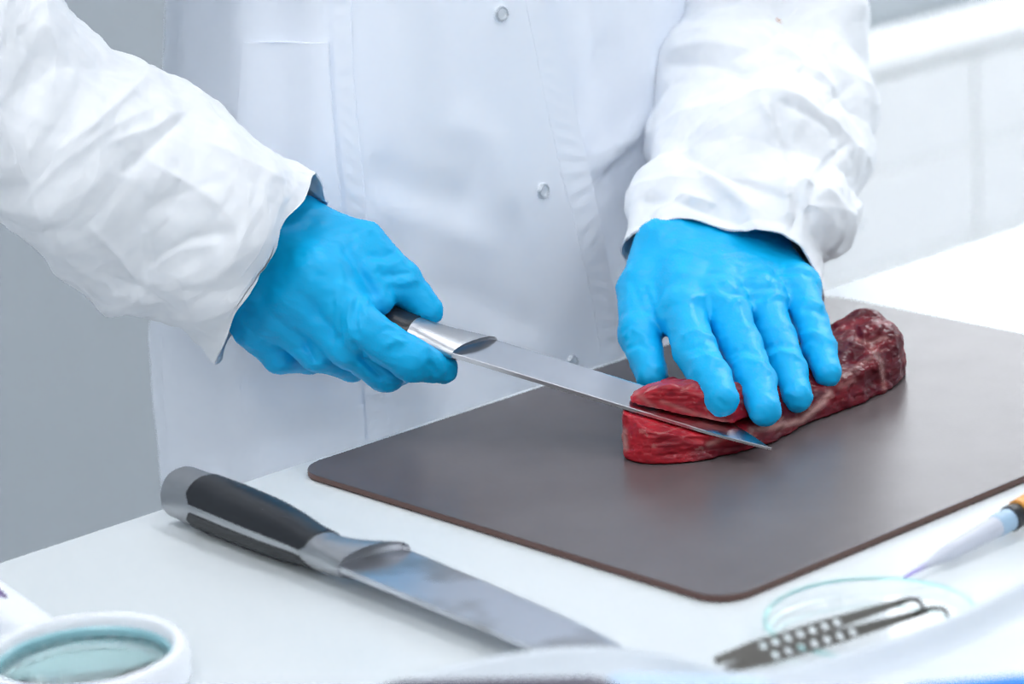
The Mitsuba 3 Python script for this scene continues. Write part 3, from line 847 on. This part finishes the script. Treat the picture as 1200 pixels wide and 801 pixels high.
# trunk, neck, head, arms and legs under the clothes: one continuous body
PB = {}


def V3(u, f, z):                                                   # person's own frame: u along E1, f forward
    return np.array([TC[0] + u * E1[0] + f * E2[0], TC[1] + u * E1[1] + f * E2[1], z])


def jr(p, r):
    return np.r_[p, r]


R_wr, R_el, L_wr, L_el = Q(285, 308, 1.692), Q(-70, 60, 1.675), Q(852, 285, 1.803), Q(898, 30, 1.99)
R_sh, L_sh = V3(-.185, 0, 1.40), V3(.185, 0, 1.40)
BODY = [[jr(V3(0, 0, .98), .095), jr(V3(0, 0, 1.15), .095), jr(V3(0, 0, 1.36), .09), jr(V3(0, .0, 1.46), .055), jr(V3(0, .02, 1.56), .055)],
        [jr(V3(-.06, 0, 1.0), .085), jr(V3(-.07, 0, 1.33), .085), jr(V3(-.15, 0, 1.42), .05)], [jr(V3(.06, 0, 1.0), .085), jr(V3(.07, 0, 1.33), .085), jr(V3(.15, 0, 1.42), .05)],
        [jr(V3(-.085, 0, .95), .085), jr(V3(-.09, .01, .5), .058), jr(V3(-.09, -.01, .09), .04)], [jr(V3(.085, 0, .95), .085), jr(V3(.09, .01, .5), .058), jr(V3(.09, -.01, .09), .04)],
        [jr(V3(-.09, -.03, .05), .038), jr(V3(-.095, .13, .035), .03)], [jr(V3(.09, -.03, .05), .038), jr(V3(.095, .13, .035), .03)],
        [jr(V3(-.15, 0, 1.40), .05), jr(Q(110, -580, 1.80), .042), jr(Q(-42, -260, 1.73), .040), jr(Q(-92, -40, 1.685), .038), jr(R_wr, .024), jr(Q(330, 330, 1.685), .014)], [jr(V3(.15, 0, 1.40), .05), jr(Q(842, -540, 2.00), .042), jr(Q(890, -200, 2.01), .040), jr(Q(898, 20, 1.99), .038), jr(L_wr, .024), jr(Q(858, 310, 1.755), .012)],
        [jr(V3(0, .03, 1.66), .078), jr(V3(0, .02, 1.72), .085)], [jr(V3(0, .11, 1.655), .012), jr(V3(0, .10, 1.69), .008)]]


def body_sdf(P):
    d = None
    for c in BODY:
        e = chain(P, c)
        d = e if d is None else smin(d, e, .03)
    return d


aj = np.vstack([np.array(c) for c in BODY])
bmsh = surface_nets(body_sdf, (aj[:, :3] - aj[:, 3:]).min(0) - .02, (aj[:, :3] + aj[:, 3:]).max(0) + .02, .011)
bmsh = max(bmsh.split(only_watertight=False), key=lambda a: len(a.faces))
taubin(bmsh, 6)
put('body', bmsh, m_skin, PERSON, smooth=True)
say(PERSON, 'person in a white laboratory coat, white sleeves and blue gloves, cutting meat at the table', 'person')
for sgn in (-1, 1):
    put('trouser_leg', tube(spline([V3(sgn * .085, 0, .93), V3(sgn * .09, .01, .5), V3(sgn * .09, -.01, .10)], 12), np.linspace(.095, .06, 12), 20), m_dark_cloth, PERSON, smooth=True)

# ---------------------------------------------------------------- small things on the table
# magnifier
MC = at(101, 803, 0.0)
g = thing('magnifying_glass', 'white rimmed magnifying glass with a pale teal lens near the table corner', 'magnifying glass')
place = lambda m, c: frame(m, c, np.array([1.0, 0, 0]), np.array([0, 1.0, 0]), EZ)
put('rim', place(lathe([(.0425, .003), (.0418, .012), (.0425, .0165), (.044, .0185), (.0475, .0185), (.0495, .0165), (.0500, .012), (.0500, .003), (.049, .0005), (.0435, .0005), (.0425, .003)], 96), MC), m_white, g, smooth=40)
put('inner_ring', place(lathe([(.0405, .0055), (.0405, .0125), (.0417, .0135), (.0424, .0125), (.0424, .0055), (.0405, .0055)], 96), MC), m_teal, g, smooth=40, label='teal seat of the lens')
rr = np.linspace(0, .0405, 14)
put('lens', place(lathe([(r, .0070 - .0020 * (1 - (r / .0405) ** 2)) for r in rr] + [(r, .0095 + .0030 * (1 - (r / .0405) ** 2)) for r in rr[::-1]], 96), MC), 'mat_lens', g, smooth=50, label='pale teal glass lens')
HD = at(-20, 725, 0) - MC
HD[2] = 0
HD /= np.linalg.norm(HD)
hs = np.cross(EZ, HD)
hm = [MC + HD * (.044 + a) + EZ * .0105 for a in np.linspace(0, .11, 16)]
hr = [hm[i] + (np.cos(q) * (.0115 + .004 * math.sin(i / 15 * 3.0)) * hs)[None] * 0 for i in range(1) for q in (0,)]
q_ = np.linspace(0, 2 * np.pi, 28, endpoint=False)
rings = []
for i, c in enumerate(hm):
    wd, ht = .0105 + .0045 * math.sin(min(1, i / 12) * 1.5), .0085
    e = 1 if i < 13 else math.sqrt(max(.03, 1 - ((i - 12.5) / 2.6) ** 2))
    rings.append(c + np.sign(np.cos(q_))[:, None] * (np.abs(np.cos(q_)) ** .7)[:, None] * wd * e * hs + np.sign(np.sin(q_))[:, None] * (np.abs(np.sin(q_)) ** .7)[:, None] * ht * e * EZ)
put('handle', loft(rings), m_white, g, smooth=40)
sl = [hm[6] + (hm[12] - hm[6]) * a + EZ * (.0084) - hs * .002 for a in np.linspace(0, 1, 8)]
put('switch', tube(sl, [.0008, .0018, .0022, .0022, .0022, .0022, .0018, .0008], 10), m_purple, g, smooth=True, label='dark purple slide switch')

# petri dish with tweezers across it
DC = at(1022, 742, 0.0)
d = thing('petri_dish', 'clear glass petri dish under the tweezers in front of the board', 'petri dish')
scene['mat_glass_green'] = {'type': 'dielectric', 'int_ior': 1.5, 'specular_transmittance': {'type': 'rgb', 'value': [.70, .93, .90]}}
put('dish', place(lathe([(0, .0010), (.047, .0010), (.0495, .0022), (.0500, .0040), (.0502, .0080)], 96), DC), 'mat_pane', d, smooth=40)
put('rim', place(lathe([(.0502 + .0011 * math.cos(a), .0088 + .0009 * math.sin(a)) for a in np.linspace(0, 2 * math.pi, 13)], 120), DC), 'mat_glass_green', d, smooth=True, label='pale green glass rim')


def tweezer_arm(A, B_, wa, wb, hole_px, up, hook):
    """Flat steel arm from A to B_, a row of round holes, and a hooked fine end."""
    from shapely.geometry import Polygon, Point
    x = B_ - A
    Ln = np.linalg.norm(x)
    x = x / Ln
    y = np.cross(up, x)
    y /= np.linalg.norm(y)
    z = np.cross(x, y)
    pts = [(0, -wa * .5), (Ln * .20, -wa), (Ln * .58, -wa * .9), (Ln * .68, -wa * .75), (Ln, -wb), (Ln, wb), (Ln * .68, wa * .75), (Ln * .58, wa * .9), (Ln * .20, wa), (0, wa * .5)]
    poly = Polygon(pts)
    for s in hole_px:
        poly = poly.difference(Point(s * Ln, 0).buffer(wa * .62, 12))
    m = trimesh.creation.extrude_polygon(poly, .0012, engine='earcut')
    m.apply_translation([0, 0, -.0006])
    m = frame(m, A, x, y, z)
    hk = tube(spline([B_ - x * .006, B_ + hook[0], B_ + hook[1], B_ + hook[2]], 14), np.linspace(wb, wb * .7, 14), 8)
    return cat_mesh([m, hk])


tw = thing('tweezers', 'grey steel tweezers with rows of round holes and hooked points', 'tweezers')
A1, B1 = at(838, 774, .016), at(1062, 703, .020)
A2, B2 = at(850, 784, .015), at(1084, 716, .016)
upv = np.array([0, -.75, .66])
upv /= np.linalg.norm(upv)
holes = np.linspace(.245, .63, 7)
hk = lambda P, px: [at(px[i][0], px[i][1], P[i]) for i in range(3)]
for A, B_, hx, zz_ in ((A1, B1, [(1072, 702), (1080, 708), (1086, 717)], .020), (A2, B2, [(1095, 712), (1104, 713), (1110, 720)], .016)):
    put('arm', tweezer_arm(A, B_, .0035, .0014, holes, upv, [at(p[0], p[1], zz_) - B_ for p in hx]), m_grey_steel, tw, smooth=25)

# pipette tip
P0, P1 = at(1060, 676, .004), at(1192, 603, .010)
pd = (P1 - P0) / np.linalg.norm(P1 - P0)
p = thing('pipette', 'pipette with a clear purple-pointed tip lying beside the board', 'pipette')
LP = np.linalg.norm(P1 - P0)
s_ = np.array([0, .10, .22, .36, .40, .80, .82]) * LP
r_ = np.array([.0006, .0012, .0021, .0040, .0044, .0054, .0055])
tip = tube([P0 + pd * a for a in np.linspace(0, .82 * LP, 40)], np.interp(np.linspace(0, .82 * LP, 40), s_, r_), 24)
ta = np.clip(((tip.vertices - P0) @ pd) / LP, 0, 1)[:, None]
tc = np.array([.30, .22, .72]) * (1 - np.clip(ta / .2, 0, 1)) + np.array([.52, .54, .61]) * np.clip(ta / .2, 0, 1)
put('tip', tip, 'mat_tip', p, smooth=True, color=tc, label='tapered tip, purple at the point')
put('filter', tube([P0 + pd * LP * a for a in (.80, .805, .92, .925)], [.0050, .0058, .0060, .0058], 24), principled('mat_filter', (.32, .46, .60), .3), p, smooth=30, label='blue collar')
put('seal', tube([P0 + pd * LP * a for a in (.925, .93, .965, .97)], [.0058, .0068, .0068, .0060], 24), m_black, p, smooth=30, label='black sealing ring')
put('shaft', tube([P0 + pd * LP * a for a in (.97, .975, 1.5, 2.0)], [.0058, .0064, .0075, .0085], 24), m_grey_steel, p, smooth=30, label='grey metal shaft')
put('stripe', tube([P0 + pd * LP * a + EZ * .0015 - E2 * 0 for a in (1.0, 1.005, 1.5, 1.505)], [.004, .0064, .0073, .004], 24), m_orange, p, smooth=30, label='orange stripe')

# blurred white tray in front, with three items in it
RIMZ, FLZ = .055, .044
rim = [(400, 830), (450, 806), (520, 783), (600, 765), (690, 757), (770, 764), (835, 781), (880, 788), (930, 780), (1033, 751), (1110, 724), (1220, 668), (1330, 605)]
TR = spline([at(px, py, RIMZ) for px, py in rim], 90)
fwdv = np.array([0, -1.0, 0])
prof = [(.004, .001), (-.008, .001), (-.005, RIMZ - .004), (-.003, RIMZ - .001), (0, RIMZ), (.003, RIMZ - .001), (.006, RIMZ - .005), (.012, FLZ + .001), (.02, FLZ), (.10, FLZ), (.24, FLZ), (.24, .001)]
tray = loft([[np.r_[P[:2] + fwdv[:2] * a, TZ + b] for a, b in prof] for P in TR])
put('tray', tray, principled('mat_tray', (.60, .645, .69), .4), smooth=50, label='blurred white plastic tray with a wavy rim in the nearest foreground', cat='tray')


def capsule_rod(A, B_, r):
    n = 22
    t = np.linspace(0, 1, n)
    e = np.minimum(np.minimum(t, 1 - t) / .16, 1)
    return tube([A + (B_ - A) * a for a in t], r * np.sqrt(np.maximum(1 - (1 - e) ** 2, .01)), 20)


for A, B_, r, mat, nm, lb, ct in (
        ((430, 826), (735, 820), .0100, principled('mat_dark_violet', (.09, .08, .11), .45), 'dark_rod', 'dark grey rod lying in the white tray, a blur at the bottom edge', 'rod'),
        ((700, 812), (915, 820), .0090, principled('mat_light_blue', (.50, .64, .80), .4), 'light_blue_rod', 'light blue rod lying in the white tray beside the dark one', 'rod'),
        ((1040, 826), (1330, 800), .0075, m_blue, 'blue_rod', 'bright blue rod in the white tray at the bottom right corner', 'rod')):
    put(nm, capsule_rod(at(A[0], A[1], FLZ + r), at(B_[0], B_[1], FLZ + r), r), mat, smooth=True, label=lb, cat=ct)
